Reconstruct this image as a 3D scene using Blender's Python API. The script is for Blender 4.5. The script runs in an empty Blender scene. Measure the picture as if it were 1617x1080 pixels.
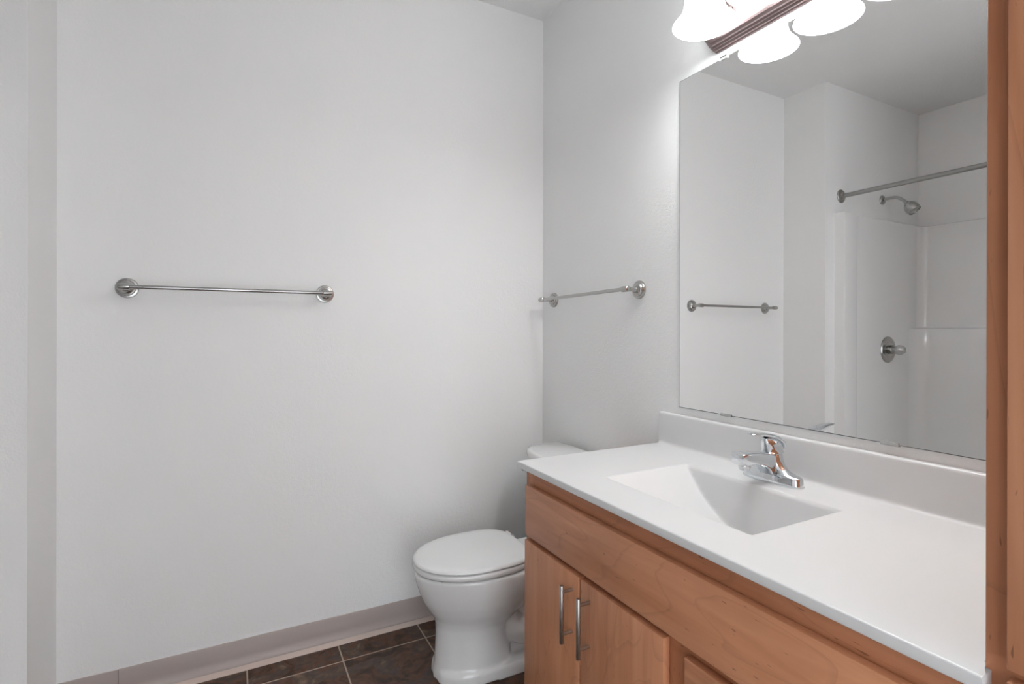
import bpy, bmesh, math, random
from mathutils import Vector, Matrix

# ------------------------------------------------------------------ camera, world, exposure
scene = bpy.context.scene
COL = scene.collection
IMG_W, IMG_H = 1617, 1080

cam_data = bpy.data.cameras.new('camera')
cam = bpy.data.objects.new('camera', cam_data)
COL.objects.link(cam)
F_ = Vector((0.46801, 0.88372, -0.00055)).normalized()
R_ = Vector((0.88372, -0.46801, 0.00225)).normalized()
U_ = R_.cross(F_).normalized()
m = Matrix((R_, U_, -F_)).transposed().to_4x4()
m.translation = Vector((-1.33177, -2.19565, 1.23921))
cam.matrix_world = m
cam_data.sensor_fit = 'HORIZONTAL'
cam_data.sensor_width = 36.0
cam_data.lens = 830.84 / IMG_W * 36.0
cam_data.shift_x = 0.0
cam_data.shift_y = -(IMG_H / 2 - 520.6) / IMG_W
cam_data.clip_start = 0.02
scene.camera = cam

world = bpy.data.worlds.new('daylight')
scene.world = world
world.use_nodes = True
wbg = world.node_tree.nodes['Background']
wbg.inputs['Color'].default_value = (0.905, 0.955, 1.0, 1)
wbg.inputs['Strength'].default_value = 3.6          # even fill light, let in through two added openings

SHADE_STRENGTH = 7.0                               # the four lit glass shades over the mirror
INNER_STRENGTH = 19.0                                # their hollow undersides and bulbs

scene.view_settings.view_transform = 'Standard'
scene.view_settings.look = 'None'
scene.view_settings.gamma = 1.0
scene.view_settings.use_curve_mapping = False
scene.view_settings.exposure = 0.13

FLOOR, CEIL = -0.015, 2.74
X_LEFT = -1.837          # short return beside the tub alcove
Y_END = -0.2734          # end wall of the tub alcove
X_ALC = -2.908           # back wall of the tub alcove
Y_FAR = -1.83
Y_BACK = -3.5

# ------------------------------------------------------------------ materials
def new_mat(name):
    mt = bpy.data.materials.new(name)
    mt.use_nodes = True
    nt = mt.node_tree
    return mt, nt, nt.nodes['Principled BSDF']

def nd(nt, typ, **kw):
    n = nt.nodes.new(typ)
    for k, v in kw.items():
        setattr(n, k, v)
    return n

def add_bump(nt, bs, height_socket, strength, dist):
    b = nd(nt, 'ShaderNodeBump')
    b.inputs['Strength'].default_value = strength
    b.inputs['Distance'].default_value = dist
    nt.links.new(height_socket, b.inputs['Height'])
    nt.links.new(b.outputs['Normal'], bs.inputs['Normal'])
    return b

def plain(name, col, rough=0.5, metal=0.0, spec=0.5, coat=0.0):
    mt, nt, bs = new_mat(name)
    bs.inputs['Base Color'].default_value = (*col, 1)
    bs.inputs['Roughness'].default_value = rough
    bs.inputs['Metallic'].default_value = metal
    bs.inputs['Specular IOR Level'].default_value = spec
    bs.inputs['Coat Weight'].default_value = coat
    bs.inputs['Coat Roughness'].default_value = 0.08
    return mt

def textured_paint(name, col, strength, dist):
    mt, nt, bs = new_mat(name)
    bs.inputs['Base Color'].default_value = (*col, 1)
    bs.inputs['Roughness'].default_value = 0.55
    bs.inputs['Specular IOR Level'].default_value = 0.3
    tc = nd(nt, 'ShaderNodeTexCoord')
    n1 = nd(nt, 'ShaderNodeTexNoise'); n1.inputs['Scale'].default_value = 190; n1.inputs['Detail'].default_value = 3
    n2 = nd(nt, 'ShaderNodeTexNoise'); n2.inputs['Scale'].default_value = 70; n2.inputs['Detail'].default_value = 2
    ad = nd(nt, 'ShaderNodeMath', operation='ADD')
    for n in (n1, n2):
        nt.links.new(tc.outputs['Object'], n.inputs['Vector'])
    nt.links.new(n1.outputs['Fac'], ad.inputs[0]); nt.links.new(n2.outputs['Fac'], ad.inputs[1])
    add_bump(nt, bs, ad.outputs[0], strength, dist)
    return mt

M = {}
M['wall'] = textured_paint('wall_paint', (0.91, 0.91, 0.905), 0.28, 0.003)
M['ceiling'] = textured_paint('ceiling_paint', (0.91, 0.91, 0.905), 0.3, 0.004)

def wood(name, grain, base, dark, light):
    """Stained maple: soft streaks along the grain axis plus faint cathedral figure and small flecks."""
    mt, nt, bs = new_mat(name)
    tc = nd(nt, 'ShaderNodeTexCoord')
    mp = nd(nt, 'ShaderNodeMapping')
    sc = [14.0, 14.0, 14.0]; sc['xyz'.index(grain)] = 1.1
    mp.inputs['Scale'].default_value = sc
    nt.links.new(tc.outputs['Object'], mp.inputs['Vector'])
    n1 = nd(nt, 'ShaderNodeTexNoise'); n1.inputs['Scale'].default_value = 2.2; n1.inputs['Detail'].default_value = 6; n1.inputs['Distortion'].default_value = 0.6
    nt.links.new(mp.outputs[0], n1.inputs['Vector'])
    r1 = nd(nt, 'ShaderNodeValToRGB')
    r1.color_ramp.elements[0].position = 0.30; r1.color_ramp.elements[0].color = (*dark, 1)
    r1.color_ramp.elements[1].position = 0.72; r1.color_ramp.elements[1].color = (*light, 1)
    e = r1.color_ramp.elements.new(0.5); e.color = (*base, 1)
    nt.links.new(n1.outputs['Fac'], r1.inputs['Fac'])
    # broad blotches
    n3 = nd(nt, 'ShaderNodeTexNoise'); n3.inputs['Scale'].default_value = 5.5; n3.inputs['Detail'].default_value = 2
    nt.links.new(tc.outputs['Object'], n3.inputs['Vector'])
    r3 = nd(nt, 'ShaderNodeMapRange'); r3.inputs['To Min'].default_value = 0.86; r3.inputs['To Max'].default_value = 1.12
    nt.links.new(n3.outputs['Fac'], r3.inputs['Value'])
    # cathedral lines
    mp2 = nd(nt, 'ShaderNodeMapping')
    s2 = [5.0, 5.0, 5.0]; s2['xyz'.index(grain)] = 1.0
    mp2.inputs['Scale'].default_value = s2
    nt.links.new(tc.outputs['Object'], mp2.inputs['Vector'])
    n2 = nd(nt, 'ShaderNodeTexNoise'); n2.inputs['Scale'].default_value = 1.3; n2.inputs['Detail'].default_value = 1.5
    nt.links.new(mp2.outputs[0], n2.inputs['Vector'])
    mu = nd(nt, 'ShaderNodeMath', operation='MULTIPLY'); mu.inputs[1].default_value = 11.0
    fr = nd(nt, 'ShaderNodeMath', operation='FRACT')
    nt.links.new(n2.outputs['Fac'], mu.inputs[0]); nt.links.new(mu.outputs[0], fr.inputs[0])
    r2 = nd(nt, 'ShaderNodeMapRange'); r2.inputs['From Min'].default_value = 0.0; r2.inputs['From Max'].default_value = 0.10
    r2.inputs['To Min'].default_value = 0.86; r2.inputs['To Max'].default_value = 1.0
    nt.links.new(fr.outputs[0], r2.inputs['Value'])
    pr = nd(nt, 'ShaderNodeMath', operation='MULTIPLY')
    nt.links.new(r3.outputs[0], pr.inputs[0]); nt.links.new(r2.outputs[0], pr.inputs[1])
    # tiny dark flecks
    vo = nd(nt, 'ShaderNodeTexNoise'); vo.inputs['Scale'].default_value = 9.0; vo.inputs['Detail'].default_value = 0
    mp3 = nd(nt, 'ShaderNodeMapping'); s3 = [26.0, 26.0, 26.0]; s3['xyz'.index(grain)] = 5.0
    mp3.inputs['Scale'].default_value = s3
    nt.links.new(tc.outputs['Object'], mp3.inputs['Vector']); nt.links.new(mp3.outputs[0], vo.inputs['Vector'])
    r4 = nd(nt, 'ShaderNodeMapRange'); r4.inputs['From Min'].default_value = 0.14; r4.inputs['From Max'].default_value = 0.19
    r4.inputs['To Min'].default_value = 0.55; r4.inputs['To Max'].default_value = 1.0
    nt.links.new(vo.outputs['Fac'], r4.inputs['Value'])
    p2 = nd(nt, 'ShaderNodeMath', operation='MULTIPLY')
    nt.links.new(pr.outputs[0], p2.inputs[0]); nt.links.new(r4.outputs[0], p2.inputs[1])
    mx = nd(nt, 'ShaderNodeMix', data_type='RGBA', blend_type='MULTIPLY')
    mx.inputs['Factor'].default_value = 1.0
    nt.links.new(r1.outputs['Color'], mx.inputs['A'])
    cb = nd(nt, 'ShaderNodeCombineColor')
    for i in range(3):
        nt.links.new(p2.outputs[0], cb.inputs[i])
    nt.links.new(cb.outputs[0], mx.inputs['B'])
    nt.links.new(mx.outputs['Result'], bs.inputs['Base Color'])
    bs.inputs['Roughness'].default_value = 0.38
    bs.inputs['Specular IOR Level'].default_value = 0.4
    add_bump(nt, bs, n1.outputs['Fac'], 0.04, 0.002)
    return mt

WB, WD, WL = (0.595, 0.266, 0.140), (0.510, 0.214, 0.106), (0.655, 0.310, 0.172)
M['wood_h'] = wood('maple_along', 'y', WB, WD, WL)
M['wood_v'] = wood('maple_upright', 'z', WB, WD, WL)
FB, FD, FL = (0.50, 0.208, 0.104), (0.43, 0.168, 0.080), (0.56, 0.246, 0.128)
M['frame_h'] = wood('maple_frame_along', 'y', FB, FD, FL)
M['frame_v'] = wood('maple_frame_upright', 'z', FB, FD, FL)
M['kick'] = plain('toe_kick_brown', (0.12, 0.06, 0.035), 0.6)

M['marble'] = plain('cultured_marble_white', (0.735, 0.735, 0.735), 0.33, 0, 0.45, 0.15)
M['porcelain'] = plain('porcelain_white', (0.86, 0.86, 0.855), 0.12, 0, 0.5, 0.3)
M['seat_plastic'] = plain('toilet_seat_white', (0.84, 0.84, 0.835), 0.22, 0, 0.5)
M['fiberglass'] = plain('shower_fiberglass_white', (0.90, 0.90, 0.895), 0.16, 0, 0.5, 0.2)
M['chrome'] = plain('polished_chrome', (0.73, 0.76, 0.785), 0.06, 1.0)
M['nickel'] = plain('brushed_nickel', (0.46, 0.455, 0.44), 0.26, 1.0)
M['rod'] = plain('satin_steel', (0.36, 0.355, 0.34), 0.32, 1.0)
M['pull'] = plain('stainless_pull', (0.50, 0.48, 0.46), 0.3, 1.0)
M['fixture'] = plain('satin_fixture_metal', (0.27, 0.205, 0.20), 0.42, 1.0)
M['clear'] = plain('clear_plastic', (0.75, 0.75, 0.75), 0.1, 0, 0.6)
M['mirror'] = plain('mirror_silver', (0.975, 0.98, 0.975), 0.0, 1.0)
M['mirror_edge'] = plain('mirror_glass_edge', (0.16, 0.17, 0.17), 0.2, 0.2)
M['caulk'] = plain('caulk', (0.62, 0.50, 0.44), 0.6)
M['clip'] = plain('mirror_clip_clear', (0.62, 0.62, 0.61), 0.12, 0.55)
M['joint'] = plain('dark_joint', (0.10, 0.085, 0.08), 0.8)
M['acrylic'] = plain('acrylic_knob', (0.55, 0.55, 0.55), 0.08, 0.4)

def shade_mat(name, power):
    mt, nt, bs = new_mat(name)
    bs.inputs['Base Color'].default_value = (0.9, 0.9, 0.88, 1)
    bs.inputs['Roughness'].default_value = 0.3
    tc = nd(nt, 'ShaderNodeTexCoord')
    n = nd(nt, 'ShaderNodeTexNoise'); n.inputs['Scale'].default_value = 26; n.inputs['Detail'].default_value = 4; n.inputs['Distortion'].default_value = 1.2
    nt.links.new(tc.outputs['Object'], n.inputs['Vector'])
    r = nd(nt, 'ShaderNodeMapRange'); r.inputs['From Min'].default_value = 0.35; r.inputs['From Max'].default_value = 0.65
    r.inputs['To Min'].default_value = power * 0.9; r.inputs['To Max'].default_value = power * 1.1
    nt.links.new(n.outputs['Fac'], r.inputs['Value'])
    nt.links.new(r.outputs[0], bs.inputs['Emission Strength'])
    bs.inputs['Emission Color'].default_value = (0.945, 0.98, 1.0, 1)
    return mt
M['shade'] = shade_mat('lit_alabaster_glass', SHADE_STRENGTH)
M['shade_in'] = shade_mat('lit_glass_underside', INNER_STRENGTH)

def slate_mat():
    mt, nt, bs = new_mat('slate_look_tile')
    tc = nd(nt, 'ShaderNodeTexCoord')
    sp = nd(nt, 'ShaderNodeSeparateXYZ'); nt.links.new(tc.outputs['Object'], sp.inputs[0])
    P = 0.323
    masks, cells = [], []
    for axis, off in (('X', 1.2853), ('Y', 0.1430)):
        a = nd(nt, 'ShaderNodeMath', operation='ADD'); a.inputs[1].default_value = off + P * 40
        nt.links.new(sp.outputs[axis], a.inputs[0])
        d = nd(nt, 'ShaderNodeMath', operation='DIVIDE'); d.inputs[1].default_value = P
        nt.links.new(a.outputs[0], d.inputs[0])
        fl = nd(nt, 'ShaderNodeMath', operation='FLOOR'); nt.links.new(d.outputs[0], fl.inputs[0]); cells.append(fl)
        pp = nd(nt, 'ShaderNodeMath', operation='PINGPONG'); pp.inputs[1].default_value = 0.5
        nt.links.new(d.outputs[0], pp.inputs[0])
        masks.append(pp)
    mn = nd(nt, 'ShaderNodeMath', operation='MINIMUM')
    nt.links.new(masks[0].outputs[0], mn.inputs[0]); nt.links.new(masks[1].outputs[0], mn.inputs[1])
    gr = nd(nt, 'ShaderNodeMapRange'); gr.inputs['From Min'].default_value = 0.0065; gr.inputs['From Max'].default_value = 0.0095
    nt.links.new(mn.outputs[0], gr.inputs['Value'])
    cc = nd(nt, 'ShaderNodeCombineXYZ'); nt.links.new(cells[0].outputs[0], cc.inputs[0]); nt.links.new(cells[1].outputs[0], cc.inputs[1])
    wn = nd(nt, 'ShaderNodeTexWhiteNoise'); nt.links.new(cc.outputs[0], wn.inputs['Vector'])
    vs = nd(nt, 'ShaderNodeVectorMath', operation='MULTIPLY_ADD')
    nt.links.new(wn.outputs['Color'], vs.inputs[0]); vs.inputs[1].default_value = (9, 9, 9)
    nt.links.new(tc.outputs['Object'], vs.inputs[2])
    n1 = nd(nt, 'ShaderNodeTexNoise'); n1.inputs['Scale'].default_value = 7; n1.inputs['Detail'].default_value = 8; n1.inputs['Distortion'].default_value = 1.3; n1.inputs['Roughness'].default_value = 0.62
    nt.links.new(vs.outputs[0], n1.inputs['Vector'])
    rp = nd(nt, 'ShaderNodeValToRGB')
    els = rp.color_ramp.elements
    els[0].position = 0.36; els[0].color = (0.026, 0.014, 0.009, 1)
    els[1].position = 0.68; els[1].color = (0.190, 0.125, 0.085, 1)
    for pos, c in ((0.43, (0.052, 0.027, 0.016)), (0.50, (0.125, 0.055, 0.030)), (0.55, (0.066, 0.050, 0.044)), (0.61, (0.110, 0.066, 0.042))):
        e = els.new(pos); e.color = (*c, 1)
    nt.links.new(n1.outputs['Fac'], rp.inputs['Fac'])
    n2 = nd(nt, 'ShaderNodeTexNoise'); n2.inputs['Scale'].default_value = 38; n2.inputs['Detail'].default_value = 6
    nt.links.new(vs.outputs[0], n2.inputs['Vector'])
    r2 = nd(nt, 'ShaderNodeMapRange'); r2.inputs['To Min'].default_value = 0.25; r2.inputs['To Max'].default_value = 1.75
    nt.links.new(n2.outputs['Fac'], r2.inputs['Value'])
    sc = nd(nt, 'ShaderNodeVectorMath', operation='SCALE')
    nt.links.new(rp.outputs['Color'], sc.inputs[0]); nt.links.new(r2.outputs[0], sc.inputs['Scale'])
    mx = nd(nt, 'ShaderNodeMix', data_type='RGBA')
    mx.inputs['A'].default_value = (0.46, 0.36, 0.29, 1)
    nt.links.new(gr.outputs[0], mx.inputs['Factor']); nt.links.new(sc.outputs[0], mx.inputs['B'])
    nt.links.new(mx.outputs['Result'], bs.inputs['Base Color'])
    rr = nd(nt, 'ShaderNodeMapRange'); rr.inputs['To Min'].default_value = 0.85; rr.inputs['To Max'].default_value = 0.50
    nt.links.new(gr.outputs[0], rr.inputs['Value']); nt.links.new(rr.outputs[0], bs.inputs['Roughness'])
    hm = nd(nt, 'ShaderNodeMath', operation='MULTIPLY_ADD'); hm.inputs[1].default_value = 0.5
    nt.links.new(n1.outputs['Fac'], hm.inputs[0]); nt.links.new(gr.outputs[0], hm.inputs[2])
    add_bump(nt, bs, hm.outputs[0], 0.5, 0.003)
    return mt
M['slate'] = slate_mat()
M['cove'] = plain('vinyl_cove_base', (0.46, 0.395, 0.37), 0.45, 0, 0.35)

# ------------------------------------------------------------------ mesh helpers
def link_mesh(name, bm, mat, parent=None, origin=None, angle=35, flip=True):
    if flip:
        bmesh.ops.recalc_face_normals(bm, faces=bm.faces[:])
    o_loc = Vector((0, 0, 0))
    if parent is not None:
        root = parent
        while root.parent is not None:
            root = root.parent
        o_loc = root.location.copy()
    elif origin is not None:
        o_loc = Vector(origin)
    bmesh.ops.translate(bm, verts=bm.verts[:], vec=-o_loc)
    me = bpy.data.meshes.new(name)
    bm.to_mesh(me); bm.free()
    for p in me.polygons:
        p.use_smooth = True
    me.set_sharp_from_angle(angle=math.radians(angle))
    me.materials.append(mat)
    ob = bpy.data.objects.new(name, me)
    COL.objects.link(ob)
    if parent is not None:
        ob.parent = parent
    elif origin is not None:
        ob.location = o_loc
    return ob

def thing(name, loc, label, cat, group=None):
    e = bpy.data.objects.new(name, None)
    e.empty_display_size = 0.05
    COL.objects.link(e)
    e.location = loc
    e['label'] = label; e['category'] = cat
    if group:
        e['group'] = group
    return e

def structure(o, label):
    o['kind'] = 'structure'; o['label'] = label; o['category'] = o.name.split('_')[0]
    return o

def box(bm, x0, x1, y0, y1, z0, z1, bev=0.0, seg=2):
    x0, x1 = min(x0, x1), max(x0, x1); y0, y1 = min(y0, y1), max(y0, y1)
    r = bmesh.ops.create_cube(bm, size=1.0)
    vs = r['verts']
    for v in vs:
        v.co = Vector(((x0 + x1) / 2 + v.co.x * (x1 - x0), (y0 + y1) / 2 + v.co.y * (y1 - y0), (z0 + z1) / 2 + v.co.z * (z1 - z0)))
    if bev > 0:
        es = list({e for v in vs for e in v.link_edges})
        bmesh.ops.bevel(bm, geom=es, offset=bev, segments=seg, profile=0.5, affect='EDGES')
    return bm

def BM():
    return bmesh.new()

def rings(bm, ring_list, cap0=True, cap1=True, closed=True):
    """Skin a list of equally long vertex rings."""
    vr = [[bm.verts.new(p) for p in r] for r in ring_list]
    n = len(vr[0])
    for a, b in zip(vr[:-1], vr[1:]):
        for i in range(n if closed else n - 1):
            j = (i + 1) % n
            bm.faces.new((a[i], a[j], b[j], b[i]))
    if cap0: bm.faces.new(list(reversed(vr[0])))
    if cap1: bm.faces.new(vr[-1])
    return vr

def frame_of(axis):
    a = Vector(axis).normalized()
    h = Vector((0, 0, 1)) if abs(a.z) < 0.9 else Vector((1, 0, 0))
    u = a.cross(h).normalized(); v = a.cross(u).normalized()
    return a, u, v

def lathe(bm, origin, axis, profile, n=32, cap0=True, cap1=True):
    """profile: (radius, distance along the axis)."""
    a, u, v = frame_of(axis); o = Vector(origin)
    rl = []
    for r, d in profile:
        r = max(r, 1e-5)
        rl.append([o + a * d + (u * math.cos(2 * math.pi * i / n) + v * math.sin(2 * math.pi * i / n)) * r for i in range(n)])
    rings(bm, rl, cap0, cap1)
    return bm

def tube(bm, pts, radii, n=16):
    pts = [Vector(p) for p in pts]
    if not hasattr(radii, '__len__'):
        radii = [radii] * len(pts)
    _, u, v = frame_of(pts[1] - pts[0])
    rl = []
    for k, p in enumerate(pts):
        t = (pts[min(k + 1, len(pts) - 1)] - pts[max(k - 1, 0)]).normalized()
        u = (u - t * u.dot(t)).normalized(); v = t.cross(u)
        rl.append([p + (u * math.cos(2 * math.pi * i / n) + v * math.sin(2 * math.pi * i / n)) * radii[k] for i in range(n)])
    rings(bm, rl)
    return bm

def sup(hx, hy, e, n):
    """superellipse outline"""
    out = []
    for i in range(n):
        t = 2 * math.pi * i / n
        c, s = math.cos(t), math.sin(t)
        out.append((hx * math.copysign(abs(c) ** (2 / e), c), hy * math.copysign(abs(s) ** (2 / e), s)))
    return out

def catmull(pts, per=8):
    pts = [Vector(p) for p in pts]
    out = []
    for i in range(len(pts) - 1):
        p0 = pts[max(i - 1, 0)]; p1 = pts[i]; p2 = pts[i + 1]; p3 = pts[min(i + 2, len(pts) - 1)]
        for k in range(per):
            t = k / per
            out.append(0.5 * ((2 * p1) + (p2 - p0) * t + (2 * p0 - 5 * p1 + 4 * p2 - p3) * t * t + (3 * p1 - p0 - 3 * p2 + p3) * t ** 3))
    out.append(pts[-1])
    return out

# ------------------------------------------------------------------ the setting
T = 0.10
def wall(name, label, *b):
    bm = BM()
    for q in b:
        box(bm, *q)
    return structure(link_mesh(name, bm, M['wall']), label)

wall('wall_back', 'white textured wall with the long towel bar, behind the toilet', (X_LEFT, T, 0, T, FLOOR, CEIL))
wall('wall_right', 'white textured wall carrying mirror, vanity light and short towel bar', (0, T, Y_BACK - T, 0, FLOOR, CEIL))
wall('wall_left', 'white wall return at the left edge, ending the shower alcove', (X_ALC - T, X_LEFT, Y_END, T, FLOOR, CEIL))
wall('wall_alcove', 'long wall behind the shower surround, seen in the mirror', (X_ALC - T, X_ALC, Y_FAR, Y_END, FLOOR, CEIL))
wall('wall_alcove_end', 'white wall closing the near end of the shower alcove', (X_ALC - T, X_LEFT, Y_FAR - T, Y_FAR, FLOOR, CEIL))
DY0, DY1, DZ = -3.20, -2.86, 2.10                    # unseen opening left of the viewer, added to admit fill light
wall('wall_near_left', 'white wall left of the viewer with an unseen opening added for fill light',
     (X_LEFT - T, X_LEFT, DY1, Y_FAR - T, FLOOR, CEIL), (X_LEFT - T, X_LEFT, Y_BACK - T, DY0, FLOOR, CEIL), (X_LEFT - T, X_LEFT, DY0, DY1, DZ, CEIL))
FX0, FX1 = -1.75, -0.65                               # second made-up opening, straight behind the viewer, brightens the back wall
wall('wall_front', 'white wall behind the viewer with a made-up opening for fill light', (X_LEFT, FX0, Y_BACK - T, Y_BACK, FLOOR, CEIL),
     (FX1, 0, Y_BACK - T, Y_BACK, FLOOR, CEIL), (FX0, FX1, Y_BACK - T, Y_BACK, DZ, CEIL))
bm = box(BM(), X_ALC - T, T, Y_BACK - T, T, FLOOR - 0.08, FLOOR)
structure(link_mesh('floor', bm, M['slate']), 'dark brown slate-look floor tiles with beige grout')
bm = box(BM(), X_ALC - T, T, Y_BACK - T, T, CEIL, CEIL + 0.08)
structure(link_mesh('ceiling', bm, M['ceiling']), 'white textured ceiling')

def cove_profile():
    # (distance from the wall, z)
    pr = [(0.0, 0.0866), (0.0032, 0.0862), (0.0042, 0.084), (0.0042, 0.030)]
    for i in range(1, 9):
        t = i / 8 * math.pi / 2
        pr.append((0.0042 + 0.020 * (1 - math.cos(t)), 0.030 - 0.034 * math.sin(t)))
    pr += [(0.0242, FLOOR), (0.0, FLOOR)]
    return pr

def cove(name, p0, p1, nrm, label):
    bm = BM()
    pr = cove_profile()
    p0 = Vector((*p0, 0)); p1 = Vector((*p1, 0)); nv = Vector((*nrm, 0))
    rings(bm, [[p + nv * d + Vector((0, 0, z)) for d, z in pr] for p in (p0, p1)])
    return structure(link_mesh(name, bm, M['cove'], angle=50), label)

cove('baseboard_back', (-1.6730, 0), (0, 0), (0, -1), 'taupe vinyl cove base along the wall behind the toilet')
cove('baseboard_back_end', (X_LEFT, 0), (-1.6742, 0), (0, -1), 'short end piece of taupe cove base left of the seam')
cove('baseboard_left', (X_LEFT, Y_END + 0.001), (X_LEFT, 0), (1, 0), 'taupe cove base on the left wall return')
cove('baseboard_right', (0, 0), (0, -0.826), (-1, 0), 'taupe cove base behind the toilet tank')
bm = BM()
pr = [(0.0242, 0.001), (0.0242, FLOOR), (0.034, FLOOR), (0.031, FLOOR + 0.006), (0.0265, FLOOR + 0.013)]
rings(bm, [[Vector((x, -d, z)) for d, z in pr] for x in (X_LEFT, 0)])
structure(link_mesh('trim_1', bm, M['caulk']), 'pinkish caulk bead along the toe of the cove base')
structure(link_mesh('trim_2', box(BM(), -1.6744, -1.6728, -0.0046, 0, 0.002, 0.0862), M['joint']), 'dark seam between the two pieces of cove base')

# ------------------------------------------------------------------ shower alcove (seen in the mirror)
def surround_path(ins, r, front=0.0):
    """Plan outline of the fiberglass shell, from the front edge at one end round to the other."""
    xb = X_ALC + ins
    y0 = -0.304; y1 = Y_FAR + 0.031
    pts = [(-1.93, Y_END), (-1.93, -0.3345), (-1.9315, -0.336), (-2.055, -0.336), (-2.060, -0.334), (-2.085, y0)]
    k = [-2.25, -2.4, -2.6]
    pts += [(x, y0) for x in k]
    for i in range(13):
        t = i / 12 * math.pi / 2
        pts.append((xb + r - r * math.sin(t), y0 - r + r * math.cos(t)))
    for i in range(1, 24):
        y = y0 - r + (y1 - y0 + 2 * r) * i / 24
        q = min(1.0, max(0.0, (min(y0 - y, y - y1) - 0.22) / 0.30)); q = q * q * (3 - 2 * q)
        pts.append((xb - (ins - 0.045) * q if ins > 0.045 else xb, y))
    for i in range(13):
        t = i / 12 * math.pi / 2
        pts.append((xb + r - r * math.cos(t), y1 + r - r * math.sin(t)))
    pts += [(x, y1) for x in reversed(k)]
    pts += [(-2.085, y1), (-2.060, Y_FAR + 0.060), (-2.055, Y_FAR + 0.062), (-1.9315, Y_FAR + 0.062), (-1.93, Y_FAR + 0.0605), (-1.93, Y_FAR)]
    return pts

shower = thing('shower_unit', (-2.42, -1.05, FLOOR), 'white fiberglass shower surround reflected in the mirror, with corner ledge', 'shower')
bm = BM()
lv = []
for z, ins, r in ((0.42, 0.105, 0.10), (0.9, 0.10, 0.10), (1.236, 0.095, 0.10), (1.248, 0.090, 0.10), (1.254, 0.075, 0.09), (1.256, 0.050, 0.07),
                  (1.262, 0.042, 0.06), (1.275, 0.040, 0.055), (1.6, 0.037, 0.055), (1.93, 0.034, 0.055), (1.946, 0.032, 0.055), (1.953, 0.022, 0.05)):
    lv.append([Vector((x, y, z)) for x, y in surround_path(ins, r)])
top = [(x, y) for x, y in surround_path(0.002, 0.03)]
top = [(x, (Y_END - 0.0005 if y > -0.345 else (Y_FAR + 0.0005 if y < Y_FAR + 0.07 else y))) for x, y in top]
lv.append([Vector((x, y, 1.955)) for x, y in top])
rings(bm, lv, False, False, closed=False)
link_mesh('surround', bm, M['fiberglass'], shower, angle=40)
bm = BM()
xc, yc = (-1.95 + X_ALC) / 2, (Y_END + Y_FAR) / 2
hx, hy = (-1.95 - X_ALC) / 2 - 0.002, (Y_END - Y_FAR) / 2 - 0.002
rl = []
for z, sx, sy, e in ((FLOOR, hx, hy, 60), (0.40, hx, hy, 60), (0.425, hx - 0.012, hy - 0.004, 50), (0.43, hx - 0.03, hy - 0.03, 30), (0.43, hx - 0.085, hy - 0.10, 9),
                     (0.415, hx - 0.10, hy - 0.115, 7), (0.20, hx - 0.13, hy - 0.17, 6), (0.09, hx - 0.17, hy - 0.24, 5)):
    rl.append([Vector((xc + x, yc + y, z)) for x, y in sup(sx, sy, e, 96)])
rings(bm, rl, False, True)
link_mesh('bathtub', bm, M['fiberglass'], shower)

rod = thing('shower_curtain_rod', (-1.993, Y_END, 2.065), 'steel shower curtain rod across the alcove, reflected in the mirror', 'curtain rod')
bm = BM(); tube(bm, [(-1.993, Y_END - 0.012, 2.065), (-1.993, Y_FAR + 0.012, 2.065)], 0.0135, 20)
link_mesh('rod', bm, M['rod'], rod)
for yy, s in ((Y_END, -1), (Y_FAR, 1)):
    bm = BM(); lathe(bm, (-1.993, yy, 2.065), (0, s, 0), [(0.041, 0), (0.041, 0.004), (0.037, 0.008), (0.022, 0.011), (0.019, 0.022), (0.015, 0.024)], 28)
    link_mesh('flange', bm, M['rod'], rod)

sh = thing('shower_sprayer', (-2.452, Y_END, 2.095), 'chrome shower head on a bent arm above the shower surround', 'shower head')
bm = BM(); lathe(bm, (-2.452, Y_END, 2.095), (0, -1, 0), [(0.031, 0), (0.031, 0.003), (0.026, 0.009), (0.013, 0.013)], 28)
link_mesh('escutcheon', bm, M['nickel'], sh)
arm = catmull([(-2.452, Y_END, 2.095), (-2.452, Y_END - 0.05, 2.098), (-2.452, Y_END - 0.09, 2.093), (-2.452, Y_END - 0.125, 2.068), (-2.452, Y_END - 0.142, 2.050)])
bm = BM(); tube(bm, arm, 0.0095, 16); link_mesh('arm', bm, M['nickel'], sh)
hd = Vector((0, -0.62, -0.78)).normalized()
bm = BM(); lathe(bm, Vector((-2.452, Y_END - 0.138, 2.054)), hd, [(0.011, 0), (0.013, 0.004), (0.013, 0.014), (0.022, 0.017), (0.031, 0.027), (0.0375, 0.042), (0.040, 0.056), (0.0395, 0.068), (0.0365, 0.082), (0.034, 0.084), (0.033, 0.079), (0.02, 0.079)], 32)
link_mesh('spray_head', bm, M['nickel'], sh)

VY = -0.304
va = thing('shower_valve', (-2.4625, VY, 1.1126), 'round chrome shower valve plate with knob, reflected in the mirror', 'valve')
bm = BM(); lathe(bm, (-2.4625, VY, 1.1126), (0, -1, 0), [(0.086, 0), (0.086, 0.003), (0.080, 0.009), (0.058, 0.0115), (0.055, 0.010), (0.050, 0.012), (0.03, 0.013)], 48)
link_mesh('escutcheon', bm, M['nickel'], va)
bm = BM(); lathe(bm, (-2.4625, VY, 1.1126), (0, -1, 0), [(0.028, 0.012), (0.029, 0.030), (0.025, 0.034), (0.023, 0.048), (0.021, 0.052)], 32)
link_mesh('stem', bm, M['rod'], va)
bm = BM(); lathe(bm, (-2.4625, VY, 1.1126), (0, -1, 0), [(0.020, 0.051), (0.029, 0.054), (0.031, 0.066), (0.028, 0.086), (0.018, 0.100), (0.004, 0.105)], 12)
link_mesh('knob', bm, M['acrylic'], va)

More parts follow.
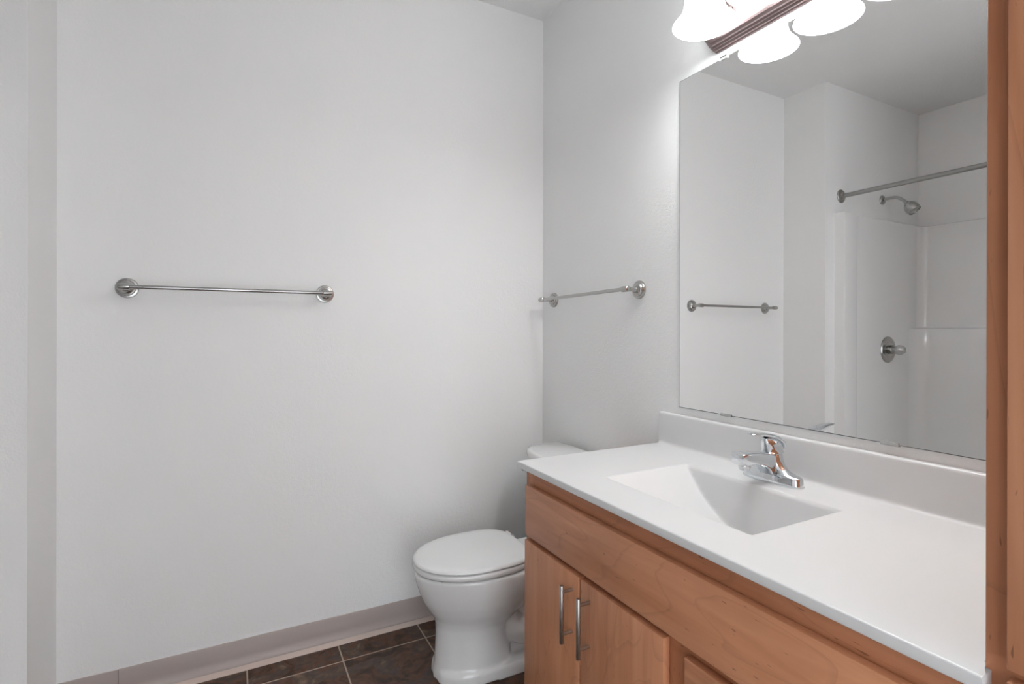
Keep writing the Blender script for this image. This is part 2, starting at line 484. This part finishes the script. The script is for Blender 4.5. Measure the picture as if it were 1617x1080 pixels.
# ------------------------------------------------------------------ towel bars
def towel_bar(name, loc_a, loc_b, nrm, off, label):
    a = Vector(loc_a); b = Vector(loc_b); n = Vector(nrm)
    t = thing(name, (a + b) / 2, label, 'towel bar', 'brushed nickel towel bars')
    ax = (b - a).normalized()
    for p in (a, b):
        bm = BM()
        lathe(bm, p, n, [(0.034, 0), (0.034, 0.005), (0.032, 0.0085), (0.0265, 0.0095), (0.0260, 0.013), (0.0235, 0.0165), (0.017, 0.018), (0.0135, 0.0215)], 40)
        f = link_mesh('flange', bm, M['nickel'], t)
        bm = BM(); lathe(bm, p, n, [(0.0125, 0.017), (0.0095, 0.026), (0.0082, 0.034), (0.0082, off)], 24)
        link_mesh('post', bm, M['nickel'], t)
        bm = BM()
        lathe(bm, p + n * off - ax * 0.018, ax, [(0.007, 0), (0.0102, 0.002), (0.0108, 0.006), (0.0108, 0.030), (0.0102, 0.034), (0.0065, 0.036)], 24)
        link_mesh('end_cap', bm, M['nickel'], t)
    bm = BM(); tube(bm, [a + n * off + ax * 0.015, b + n * off - ax * 0.015], 0.0068, 20)
    link_mesh('rail', bm, M['nickel'], t)
    return t

towel_bar('towel_bar', (-1.651, 0, 1.3768), (-1.011, 0, 1.3775), (0, -1, 0), 0.072, 'long brushed nickel towel bar alone on the wide left wall')
towel_bar('towel_bar', (0, -0.105, 1.3772), (0, -0.692, 1.3875), (-1, 0, 0), 0.068, 'brushed nickel towel bar over the toilet tank, beside the mirror')

# ------------------------------------------------------------------ mirror
mir = thing('wall_mirror', (0, -1.40, 0.979), 'large frameless wall mirror above the vanity counter', 'mirror')
MX, MY0, MY1, MZ0, MZ1 = -0.006, -0.894, -1.906, 0.979, 2.0735
bm = box(BM(), MX + 0.0006, 0, MY0, MY1, MZ0, MZ1, 0.0)
link_mesh('backing', bm, M['mirror_edge'], mir)
bm = BM()
e = 0.0020
rings(bm, [[Vector((MX + 0.0006, y, z)) for y, z in ((MY0, MZ0), (MY1, MZ0), (MY1, MZ1), (MY0, MZ1))],
           [Vector((MX, y, z)) for y, z in ((MY0 - e, MZ0 + e), (MY1 + e, MZ0 + e), (MY1 + e, MZ1 - e), (MY0 - e, MZ1 - e))]], False, True)
bmesh.ops.recalc_face_normals(bm, faces=bm.faces[:])
for f in bm.faces:
    f.material_index = 0 if f.calc_area() > 0.5 else 1
gl = link_mesh('glass', bm, M['mirror'], mir, angle=5)
gl.data.materials.append(M['mirror_edge'])
for yy, zz, s in ((-1.086, MZ0, 1), (-1.538, MZ0, 1), (-1.0755, MZ1, -1), (-1.72, MZ1, -1)):
    bm = BM()
    w = 0.019 if s > 0 else 0.013
    box(bm, MX - 0.0035, MX - 0.0005, yy - w, yy + w, zz - s * 0.003, zz + s * 0.0055, 0.001)
    box(bm, MX - 0.0035, 0, yy - w, yy + w, zz - s * 0.003, zz - s * 0.0005, 0.0005)
    link_mesh('clip', bm, M['clip'], mir)

# ------------------------------------------------------------------ vanity light
LY = [-1.1236 - 0.185 * i for i in range(4)]
LYC = sum(LY) / 4
vl = thing('vanity_light', (0, LYC, 2.16), 'long satin metal bath light with four lit bell shades above mirror', 'wall light')
bm = BM()
steps = [(0.0, 0.0), (0.006, 0.0), (0.010, 0.003), (0.016, 0.0025), (0.021, 0.007), (0.027, 0.006), (0.032, 0.010), (0.040, 0.0095), (0.050, 0.0135), (0.053, 0.0185)]
PZ, PH, PL, PB = 2.165, 0.0665, 0.356, 0.036        # mid height, half height, half length, bow of the ends
def plate_outline(d, ins):
    out = []
    for sgn in (1, -1):
        for i in range(17):
            u = (-1 + 2 * i / 16) * sgn
            out.append(Vector((-d, LYC + sgn * (PL - ins + (PB - ins * 0.2) * (1 - u * u)), PZ + u * (PH - ins))))
    return out
rings(bm, [plate_outline(d, ins) for d, ins in steps])
link_mesh('backplate', bm, M['fixture'], vl, angle=20)
SX, SZ = -0.146, 2.111
for y in LY:
    bm = BM()
    tube(bm, catmull([(-0.05, y, 2.175), (-0.085, y, 2.180), (-0.120, y, 2.205), (-0.140, y, 2.245), (SX, y, 2.262)]), 0.007, 14)
    lathe(bm, (-0.0525, y, 2.175), (-1, 0, 0), [(0.022, 0), (0.021, 0.004), (0.012, 0.008), (0.008, 0.012)], 24)
    link_mesh('arm', bm, M['fixture'], vl)
    bm = BM(); lathe(bm, (SX, y, 2.262), (0, 0, -1), [(0.006, -0.006), (0.012, -0.004), (0.026, 0.006), (0.030, 0.014), (0.030, 0.034), (0.024, 0.036)], 28)
    link_mesh('socket_cup', bm, M['fixture'], vl)
    # bell shade, open below
    outer = [(0.030, 0.118), (0.044, 0.112), (0.050, 0.098), (0.0525, 0.075), (0.055, 0.052), (0.060, 0.035), (0.069, 0.020), (0.078, 0.010), (0.0855, 0.002), (0.0865, -0.001)]
    inner = [(0.0845, -0.001), (0.0760, 0.008), (0.066, 0.018), (0.056, 0.034), (0.051, 0.052), (0.0485, 0.075), (0.046, 0.097), (0.040, 0.108), (0.028, 0.113)]
    bm = BM(); lathe(bm, (SX, y, SZ), (0, 0, 1), outer + inner, 40, False, False)
    bmesh.ops.recalc_face_normals(bm, faces=bm.faces[:])
    for f in bm.faces:
        c = f.calc_center_median()
        if f.normal.x * (c.x - SX) + f.normal.y * (c.y - y) < 0:
            f.material_index = 1
    sd = link_mesh('lamp_shade', bm, M['shade'], vl, angle=60)
    sd.data.materials.append(M['shade_in'])
    bm = BM(); lathe(bm, (SX, y, SZ + 0.110), (0, 0, -1), [(0.012, -0.01), (0.013, 0.02), (0.022, 0.040), (0.028, 0.060), (0.024, 0.078), (0.012, 0.087), (0.002, 0.089)], 24)
    link_mesh('bulb', bm, M['shade_in'], vl)

# ------------------------------------------------------------------ vanity cabinet
FX = -0.556
PX0, PX1 = FX - 0.001, FX - 0.020
VY0, VY1 = -0.828, -1.911
van = thing('vanity_cabinet', (-0.28, (VY0 + VY1) / 2, FLOOR), 'reddish maple vanity cabinet under the white sink counter', 'cabinet')
for nm, b in (('side_panel', (FX + 0.019, -0.002, VY0, VY0 - 0.016, 0.09, 0.8266)), ('side_panel', (FX + 0.019, -0.002, VY1 + 0.016, VY1, 0.09, 0.8266)),
              ('bottom_panel', (FX + 0.019, -0.012, VY0 - 0.016, VY1 + 0.016, 0.09, 0.106)), ('back_panel', (-0.012, -0.002, VY0 - 0.016, VY1 + 0.016, 0.09, 0.70))):
    link_mesh(nm, box(BM(), *b), M['frame_v'], van)
bm = box(BM(), -0.485, -0.01, VY0 + 0.002, VY1, FLOOR, 0.09)
link_mesh('toe_kick', bm, M['kick'], van)
for z0, z1 in ((0.755, 0.8266), (0.600, 0.655), (0.09, 0.128)):
    link_mesh('frame_rail', box(BM(), FX, FX + 0.019, VY0 - 0.040, VY1 + 0.038, z0, z1), M['frame_h'], van)
for y0, y1, z0, z1 in ((VY0, VY0 - 0.040, 0.09, 0.8266), (-1.400, -1.480, 0.128, 0.600), (VY1 + 0.038, VY1, 0.09, 0.8266)):
    link_mesh('frame_stile', box(BM(), FX, FX + 0.019, y0, y1, z0, z1), M['frame_v'], van)

def slab_front(y0, y1, z0, z1):
    return box(BM(), PX1, PX0, y0, y1, z0, z1, 0.0022, 2)

o = link_mesh('false_drawer_front', slab_front(-0.852, -1.888, 0.640, 0.785), M['wood_h'], van)
o['label'] = 'long blank panel below the counter edge'

def bar_pull(parent, y, z0, z1, horizontal=False, yy=None):
    bm = BM()
    xb = PX1 - 0.031
    if not horizontal:
        lathe(bm, (xb, y, z0), (0, 0, 1), [(0.0050, 0), (0.0056, 0.001), (0.0056, z1 - z0 - 0.001), (0.0050, z1 - z0)], 20)
        for z in (z1 - 0.0165, z0 + 0.0225):
            tube(bm, [(PX1, y, z), (xb, y, z)], 0.0043, 14)
    else:
        lathe(bm, (xb, yy[0], z0), (0, -1, 0), [(0.0050, 0), (0.0056, 0.001), (0.0056, yy[0] - yy[1] - 0.001), (0.0050, yy[0] - yy[1])], 20)
        for q in (yy[0] - 0.018, yy[1] + 0.018):
            tube(bm, [(PX1, q, z0), (xb, q, z0)], 0.0043, 14)
    h = link_mesh('handle', bm, M['pull'], parent)
    h['label'] = 'brushed steel bar handle'
    return h

d1 = link_mesh('door', slab_front(-0.850, -1.1245, 0.108, 0.6255), M['wood_v'], van)
bar_pull(d1, -1.0945, 0.4560, 0.6005)
d2 = link_mesh('door', slab_front(-1.1315, -1.4130, 0.108, 0.6255), M['wood_v'], van)
bar_pull(d2, -1.1665, 0.4560, 0.6005)
for z0, z1 in ((0.478, 0.6190), (0.300, 0.466), (0.108, 0.288)):
    dr = link_mesh('drawer', slab_front(-1.4680, -1.888, z0, z1), M['wood_h'], van)
    bar_pull(dr, 0, (z0 + z1) / 2, 0, True, (-1.606, -1.750))

# ------------------------------------------------------------------ counter with integral basin and backsplash
ctr = thing('sink_counter', (-0.29, -1.367, 0.8465), 'glossy white counter with moulded rectangular sink and backsplash, on maple vanity', 'counter')
CF, CY0, CY1, CZ = -0.5814, -0.8151, -1.9184, 0.8465
BX0, BX1, BY0, BY1 = -0.456, -0.160, -1.072, -1.522      # bowl opening
DEP = 0.135

def smin(a, b, k):
    h = max(k - abs(a - b), 0) / k
    return min(a, b) - h * h * k * 0.25

def depth(x, y):
    if not (BX0 < x < BX1 and BY1 < y < BY0):
        return 0.0
    far = DEP * (1 - max(0.0, 1 - (BY0 - y) / 0.25) ** 2.0)
    near = DEP * (1 - max(0.0, 1 - (y - BY1) / 0.17) ** 2.2)
    back_ = (BX1 - x) / 0.24
    front_ = (x - BX0) / 0.42
    v = smin(smin(back_, front_, 0.02), smin(far, near, 0.012), 0.005)
    if v <= 0: return 0.0
    e = 0.005
    return v * v / (2 * e) if v < e else v - e / 2

def lin(a, b, n):
    return [a + (b - a) * i / n for i in range(n)]
xs = lin(-0.5720, -0.47, 6) + lin(-0.47, -0.145, 90) + lin(-0.145, -0.032, 8) + [-0.032]
ys = lin(CY0, -1.055, 8) + lin(-1.055, -1.54, 130) + lin(-1.54, CY1, 8) + [CY1]
front = [(0.0, 0.8272), (-0.5785, 0.8272), (-0.5808, 0.8285), (CF, 0.8305), (CF, 0.8438), (-0.5808, 0.8454), (-0.5795, 0.8463), (-0.5775, 0.84648)]
back = [(-0.0270, 0.8470), (-0.0232, 0.8488), (-0.0208, 0.8520), (-0.0200, 0.8570), (-0.0200, 0.872)]
splash = [(-0.0200, 0.872), (-0.0200, 0.946), (-0.0194, 0.9505), (-0.0175, 0.9534), (-0.0145, 0.9543), (0.0, 0.9543), (0.0, 0.872)]

def yclamp(x, y):
    return max(y, -1.9115) if x > -0.5565 else y
rows = [(x, z, False) for x, z in front] + [(x, CZ, True) for x in xs] + [(x, z, False) for x, z in back] + [(0.0, 0.872, False)]
bm = BM(); bmb = BM()
R0 = len(front)
V = [[bm.verts.new((x, yclamp(x, y), z - (depth(x, y) if top_ else 0))) for y in ys] for x, z, top_ in rows]
inb = lambda x, y: -0.4725 < x < -0.1425 and -1.5425 < y < -1.0525
Vb = {}
for i in range(len(rows) - 1):
    for j in range(len(ys) - 1):
        xm = (rows[i][0] + rows[i + 1][0]) / 2; ym = (ys[j] + ys[j + 1]) / 2
        if rows[i][2] and rows[i + 1][2] and inb(xm, ym):
            q = []
            for a, b in ((i, j), (i + 1, j), (i + 1, j + 1), (i, j + 1)):
                if (a, b) not in Vb:
                    Vb[(a, b)] = bmb.verts.new(V[a][b].co)
                q.append(Vb[(a, b)])
            bmb.faces.new(q)
        elif not (i == 0 and -1.5425 < ym < -1.0525):      # the bowl hangs through the underside
            bm.faces.new((V[i][j], V[i + 1][j], V[i + 1][j + 1], V[i][j + 1]))
for col in (0, len(ys) - 1):
    bm.faces.new([r[col] for r in V])
loose = [v for v in bm.verts if not v.link_faces]
bmesh.ops.delete(bm, geom=loose, context='VERTS')
link_mesh('countertop', bm, M['marble'], ctr, angle=50)
for f in bmb.faces:
    f.normal_update()
if sum(f.normal.z for f in bmb.faces) < 0:
    bmesh.ops.reverse_faces(bmb, faces=bmb.faces[:])
link_mesh('sink_basin', bmb, M['marble'], ctr, angle=80, flip=False)
bm = BM()
rings(bm, [[Vector((x, yclamp(x, y), z)) for x, z in splash] for y in (CY0, CY0 - 0.0015, CY1)])
link_mesh('backsplash', bm, M['marble'], ctr, angle=50)
bm = BM()
lathe(bm, (-0.2750, -1.318, CZ - depth(-0.2750, -1.318)), (0, 0, 1), [(0.021, -0.004), (0.021, 0.002), (0.017, 0.004), (0.012, 0.001)], 28)
link_mesh('drain', bm, M['chrome'], ctr)
random.seed(4)
bm = BM()
pts = [(-0.545 + 0.05 * i, -1.9105 + random.uniform(-0.0008, 0.0008), CZ + 0.0012) for i in range(11)]
tube(bm, pts, [0.0035] * len(pts), 8)
o = link_mesh('caulk_bead', bm, M['marble'], ctr)

# ------------------------------------------------------------------ faucet
FYC = -1.303
fa = thing('faucet', (-0.09, FYC, CZ), 'polished chrome single-lever faucet behind the sink basin', 'faucet')
FCX = -0.0905
bm = BM()
rl = []
for z, hy, hx, e in ((0.0, 0.0835, 0.0290, 2.6), (0.0035, 0.0835, 0.0290, 2.6), (0.0040, 0.0820, 0.0275, 2.6), (0.0200, 0.0800, 0.0262, 2.6), (0.0235, 0.0780, 0.0245, 2.5), (0.0255, 0.0740, 0.0232, 2.4), (0.0285, 0.0590, 0.0228, 2.2),
                     (0.0350, 0.0430, 0.0228, 2.1), (0.0450, 0.0330, 0.0230, 2.0), (0.0570, 0.0275, 0.0232, 2.0), (0.0690, 0.0250, 0.0230, 2.0), (0.0745, 0.0235, 0.0220, 2.0)):
    rl.append([Vector((FCX + x, FYC + y, CZ + z)) for x, y in sup(hx, hy, e, 64)])
rings(bm, rl)
link_mesh('body', bm, M['chrome'], fa, angle=40)
bm = BM()
rl = []
for x, zb, zt, hw in ((-0.2240, 0.9070, 0.9290, 0.0165), (-0.2232, 0.9045, 0.9315, 0.0190), (-0.2200, 0.9030, 0.9330, 0.0205), (-0.2080, 0.9022, 0.9335, 0.0210), (-0.1900, 0.9015, 0.9325, 0.0210), (-0.1650, 0.8985, 0.9300, 0.0210),
                      (-0.1450, 0.8920, 0.9275, 0.0210), (-0.1270, 0.8815, 0.9250, 0.0212), (-0.1140, 0.8660, 0.9230, 0.0212), (-0.1060, 0.8500, 0.9215, 0.0212), (-0.0900, 0.8480, 0.9200, 0.0212)):
    rl.append([Vector((x, FYC + a, (zb + zt) / 2 + b)) for a, b in sup(hw, (zt - zb) / 2, 6.0, 48)])
rings(bm, rl)
link_mesh('spout', bm, M['chrome'], fa, angle=40)
bm = BM(); lathe(bm, (-0.1985, FYC, 0.9050), (0, 0, -1), [(0.0140, 0), (0.0145, 0.002), (0.0145, 0.0105), (0.0130, 0.012), (0.0125, 0.0165), (0.0105, 0.0165), (0.0100, 0.012)], 28)
link_mesh('aerator', bm, M['chrome'], fa)
bm = BM()
rl = []
for z, cx, hx, hy in ((0.9195, -0.0945, 0.0225, 0.0215), (0.9210, -0.0945, 0.0330, 0.0245), (0.9225, -0.0945, 0.0345, 0.0255), (0.9245, -0.0945, 0.0330, 0.0245), (0.9265, -0.0925, 0.0310, 0.0235), (0.9350, -0.0930, 0.0308, 0.0228),
                      (0.9440, -0.0960, 0.0298, 0.0210), (0.9530, -0.1010, 0.0270, 0.0180), (0.9600, -0.1070, 0.0205, 0.0135), (0.9630, -0.1100, 0.0100, 0.0070)):
    rl.append([Vector((cx + a, FYC + b, z)) for a, b in sup(hx, hy, 2.2, 40)])
rings(bm, rl)
rl = []
lever = [(-0.0610, 0.9300, 0.0150, 0.0025), (-0.0630, 0.9390, 0.0200, 0.0045), (-0.0710, 0.9500, 0.0215, 0.0060), (-0.0850, 0.9585, 0.0215, 0.0065), (-0.1040, 0.9650, 0.0200, 0.0062),
         (-0.1240, 0.9695, 0.0175, 0.0052), (-0.1450, 0.9728, 0.0150, 0.0042), (-0.1630, 0.9747, 0.0132, 0.0034), (-0.1745, 0.9755, 0.0110, 0.0027), (-0.1780, 0.9755, 0.0065, 0.0014)]
for k, (x, z, hw, ht) in enumerate(lever):
    a = lever[max(k - 1, 0)]; b = lever[min(k + 1, len(lever) - 1)]
    t = Vector((b[0] - a[0], 0, b[1] - a[1])).normalized(); nrm = Vector((t.z, 0, -t.x))
    rl.append([Vector((x, FYC, z)) + Vector((0, 1, 0)) * p + nrm * q for p, q in sup(hw, ht, 2.2, 28)])
rings(bm, rl)
link_mesh('lever_handle', bm, M['chrome'], fa, angle=50)
bm = BM(); tube(bm, [(-0.0560, FYC, 0.890), (-0.0535, FYC, 0.925)], 0.0018, 10)
lathe(bm, (-0.0535, FYC, 0.922), (0, 0, 1), [(0.002, 0), (0.0042, 0.003), (0.0046, 0.007), (0.003, 0.0105)], 16)
link_mesh('lift_rod', bm, M['chrome'], fa)
bm = BM(); lathe(bm, (FCX, FYC - 0.047, CZ + 0.0285), (0.0, -0.15, 1), [(0.0075, -0.004), (0.0075, 0.0025), (0.006, 0.0035), (0.002, 0.0037)], 20)
link_mesh('cap', bm, M['chrome'], fa)

# ------------------------------------------------------------------ toilet
TY = -0.390
to = thing('toilet', (-0.40, TY, FLOOR), 'white two-piece toilet with closed lid, between vanity and wall', 'toilet')

def egg(xf, xb, hw, z, n=56, e_back=2.6, e_front=2.0, wide=0.42):
    """Plan outline facing -x: rounded nose at xf, squarer tail at xb, widest at a share of the length from the tail."""
    xm = xb - (xb - xf) * wide
    out = []
    for i in range(n):
        t = 2 * math.pi * i / n
        c, s = math.cos(t), math.sin(t)
        e = e_back if c > 0 else e_front
        L = (xb - xm) if c > 0 else (xm - xf)
        out.append(Vector((xm + L * math.copysign(abs(c) ** (2 / e), c), TY + hw * math.copysign(abs(s) ** (2 / e), s), z)))
    return out

bm = BM()
# bowl and front column
col_r = [egg(-0.692, -0.40, 0.118, FLOOR), egg(-0.692, -0.40, 0.118, 0.002), egg(-0.686, -0.40, 0.112, 0.030), egg(-0.683, -0.405, 0.106, 0.085), egg(-0.681, -0.41, 0.104, 0.135), egg(-0.682, -0.40, 0.108, 0.172), egg(-0.690, -0.37, 0.120, 0.200),
         egg(-0.708, -0.33, 0.137, 0.228), egg(-0.728, -0.30, 0.152, 0.262), egg(-0.744, -0.28, 0.164, 0.300), egg(-0.755, -0.27, 0.171, 0.335), egg(-0.760, -0.26, 0.174, 0.360), egg(-0.759, -0.26, 0.173, 0.370), egg(-0.752, -0.26, 0.166, 0.374)]
rings(bm, col_r)
# rear deck carrying the tank
rings(bm, [[Vector((x, TY + y, z)) for x, y in ((-0.36, -0.10 * k), (-0.03, -0.13 * k), (-0.03, 0.13 * k), (-0.36, 0.10 * k))] for z, k in ((0.27, 0.8), (0.32, 1.0), (0.374, 1.05))])
# foot flange
def foot(z, s):
    return [Vector((-0.39 + x * s, TY + y * s, z)) for x, y in sup(0.30, 0.128, 3.2, 56)]
rings(bm, [foot(FLOOR, 1.0), foot(FLOOR + 0.034, 0.985), foot(FLOOR + 0.044, 0.95)])
# trapway: rises behind the column, arches over and drops to the floor
for s in (-1, 1):
    tw = catmull([(-0.50, TY + s * 0.020, 0.225), (-0.44, TY + s * 0.040, 0.170), (-0.39, TY + s * 0.060, 0.120), (-0.34, TY + s * 0.064, 0.110), (-0.285, TY + s * 0.060, 0.165), (-0.235, TY + s * 0.050, 0.200), (-0.19, TY + s * 0.045, 0.150), (-0.17, TY + s * 0.045, 0.020)], 6)
    tube(bm, tw, 0.052, 20)
    rib = catmull([(-0.52, TY + s * 0.075, 0.235), (-0.43, TY + s * 0.088, 0.250), (-0.35, TY + s * 0.085, 0.290), (-0.25, TY + s * 0.080, 0.340)], 6)
    tube(bm, rib, 0.040, 18)
box(bm, -0.45, -0.12, TY - 0.055, TY + 0.055, 0.0, 0.34)
bowl = link_mesh('bowl', bm, M['porcelain'], to)
rm = bowl.modifiers.new('fuse', 'REMESH'); rm.mode = 'VOXEL'; rm.voxel_size = 0.0055; rm.use_smooth_shade = True
sm = bowl.modifiers.new('soften', 'SMOOTH'); sm.factor = 0.5; sm.iterations = 7

LXF, LXB, LHW = -0.764, -0.343, 0.1745
def plate(zs):
    bm = BM()
    rings(bm, [egg(LXF + d, LXB - d * 0.6, LHW - d, z, 72, 3.6, 2.05, 0.46) for z, d in zs])
    return bm
bm = plate([(0.3785, 0.008), (0.3795, 0.005), (0.3850, 0.001), (0.3920, 0.0), (0.3975, 0.0015), (0.4005, 0.006)])
seat = link_mesh('seat', bm, M['seat_plastic'], to, angle=60)
bm = plate([(0.4035, 0.007), (0.4042, 0.004), (0.4070, 0.0), (0.4125, 0.001), (0.4165, 0.005), (0.4185, 0.013), (0.4195, 0.04), (0.4205, 0.09)])
lid = link_mesh('lid', bm, M['seat_plastic'], to, angle=60)
for s in (-1, 1):
    bm = BM()
    lathe(bm, (-0.325, TY + s * 0.105, 0.373), (0, 0, 1), [(0.020, 0), (0.020, 0.010), (0.017, 0.018), (0.012, 0.022)], 24)
    tube(bm, [(-0.332, TY + s * 0.085, 0.398), (-0.332, TY + s * 0.125, 0.398)], 0.0095, 16)
    link_mesh('hinge', bm, M['seat_plastic'], to)
for x, y in ((-0.69, TY - 0.105), (-0.69, TY + 0.105), (-0.45, TY - 0.155), (-0.45, TY + 0.155)):
    link_mesh('seat_bumper', box(BM(), x - 0.010, x + 0.010, y - 0.006, y + 0.006, 0.3715, 0.3792, 0.002), M['seat_plastic'], to)

def tank_outline(z, hw, d, bow, x_back=-0.022, n=24):
    """Straight back, bowed front, rounded corners."""
    out = []
    xb = x_back; xf = x_back - d
    for i in range(n + 1):                      # front from +y to -y
        u = 1 - 2 * i / n
        edge = max(0.0, (abs(u) - 0.66) / 0.34)
        x = xf - bow * (1 - u * u) + 0.085 * (1 - math.sqrt(max(0, 1 - edge ** 2)))
        out.append(Vector((x, TY + hw * u, z)))
    for i in range(5):
        t = i / 4
        out.append(Vector((xb - 0.012 * abs(2 * t - 1) ** 6, TY - hw * 0.98 * (1 - 2 * t), z)))
    return out
bm = BM()
rings(bm, [tank_outline(0.376, 0.175, 0.135, 0.03), tank_outline(0.40, 0.188, 0.150, 0.035), tank_outline(0.55, 0.197, 0.158, 0.036), tank_outline(0.694, 0.203, 0.162, 0.036)])
link_mesh('tank', bm, M['porcelain'], to, angle=50)
bm = BM()
rings(bm, [tank_outline(0.6945, 0.214, 0.165, 0.037), tank_outline(0.6975, 0.224, 0.176, 0.040), tank_outline(0.7180, 0.226, 0.178, 0.040), tank_outline(0.7260, 0.223, 0.175, 0.040), tank_outline(0.7300, 0.214, 0.166, 0.039)])
link_mesh('tank_lid', bm, M['porcelain'], to, angle=50)
bm = BM()
lathe(bm, (-0.172, -0.222, 0.640), (-1, 0, 0), [(0.016, 0), (0.016, 0.012), (0.016, 0.018), (0.010, 0.024), (0.008, 0.062), (0.006, 0.065)], 24)
tube(bm, catmull([(-0.228, -0.222, 0.640), (-0.230, -0.240, 0.640), (-0.234, -0.272, 0.637), (-0.236, -0.302, 0.634)]), [0.0065] * 9 + [0.0075] * 9 + [0.0085] * 7, 14)
link_mesh('flush_lever', bm, M['chrome'], to)

# ------------------------------------------------------------------ tall linen cabinet at the right edge
TY0, TY1 = -1.912, -2.372
tw = thing('linen_cabinet', (-0.28, (TY0 + TY1) / 2, FLOOR), 'tall reddish maple linen cabinet at the right end of the counter', 'cabinet')
bm = box(BM(), FX + 0.019, -0.002, TY0, TY1, 0.09, 2.13)
link_mesh('carcass', bm, M['frame_v'], tw)
bm = box(BM(), -0.485, -0.01, TY0, TY1, FLOOR, 0.09)
link_mesh('toe_kick', bm, M['kick'], tw)
for y0, y1 in ((TY0, TY0 - 0.040), (TY1 + 0.040, TY1)):
    link_mesh('frame_stile', box(BM(), FX, FX + 0.019, y0, y1, 0.09, 2.13, 0.0012, 1), M['frame_v'], tw)
for z0, z1 in ((0.09, 0.135), (0.830, 0.885), (2.085, 2.13)):
    link_mesh('frame_rail', box(BM(), FX + 0.0003, FX + 0.019, TY0 - 0.040, TY1 + 0.040, z0, z1), M['frame_h'], tw)
for z0, z1, hz in ((0.864, 2.105, (0.94, 1.085)), (0.108, 0.8515, (0.64, 0.785))):
    d = link_mesh('door', slab_front(-1.9375, -2.348, z0, z1), M['wood_v'], tw)
    bar_pull(d, -2.312, hz[0], hz[1])
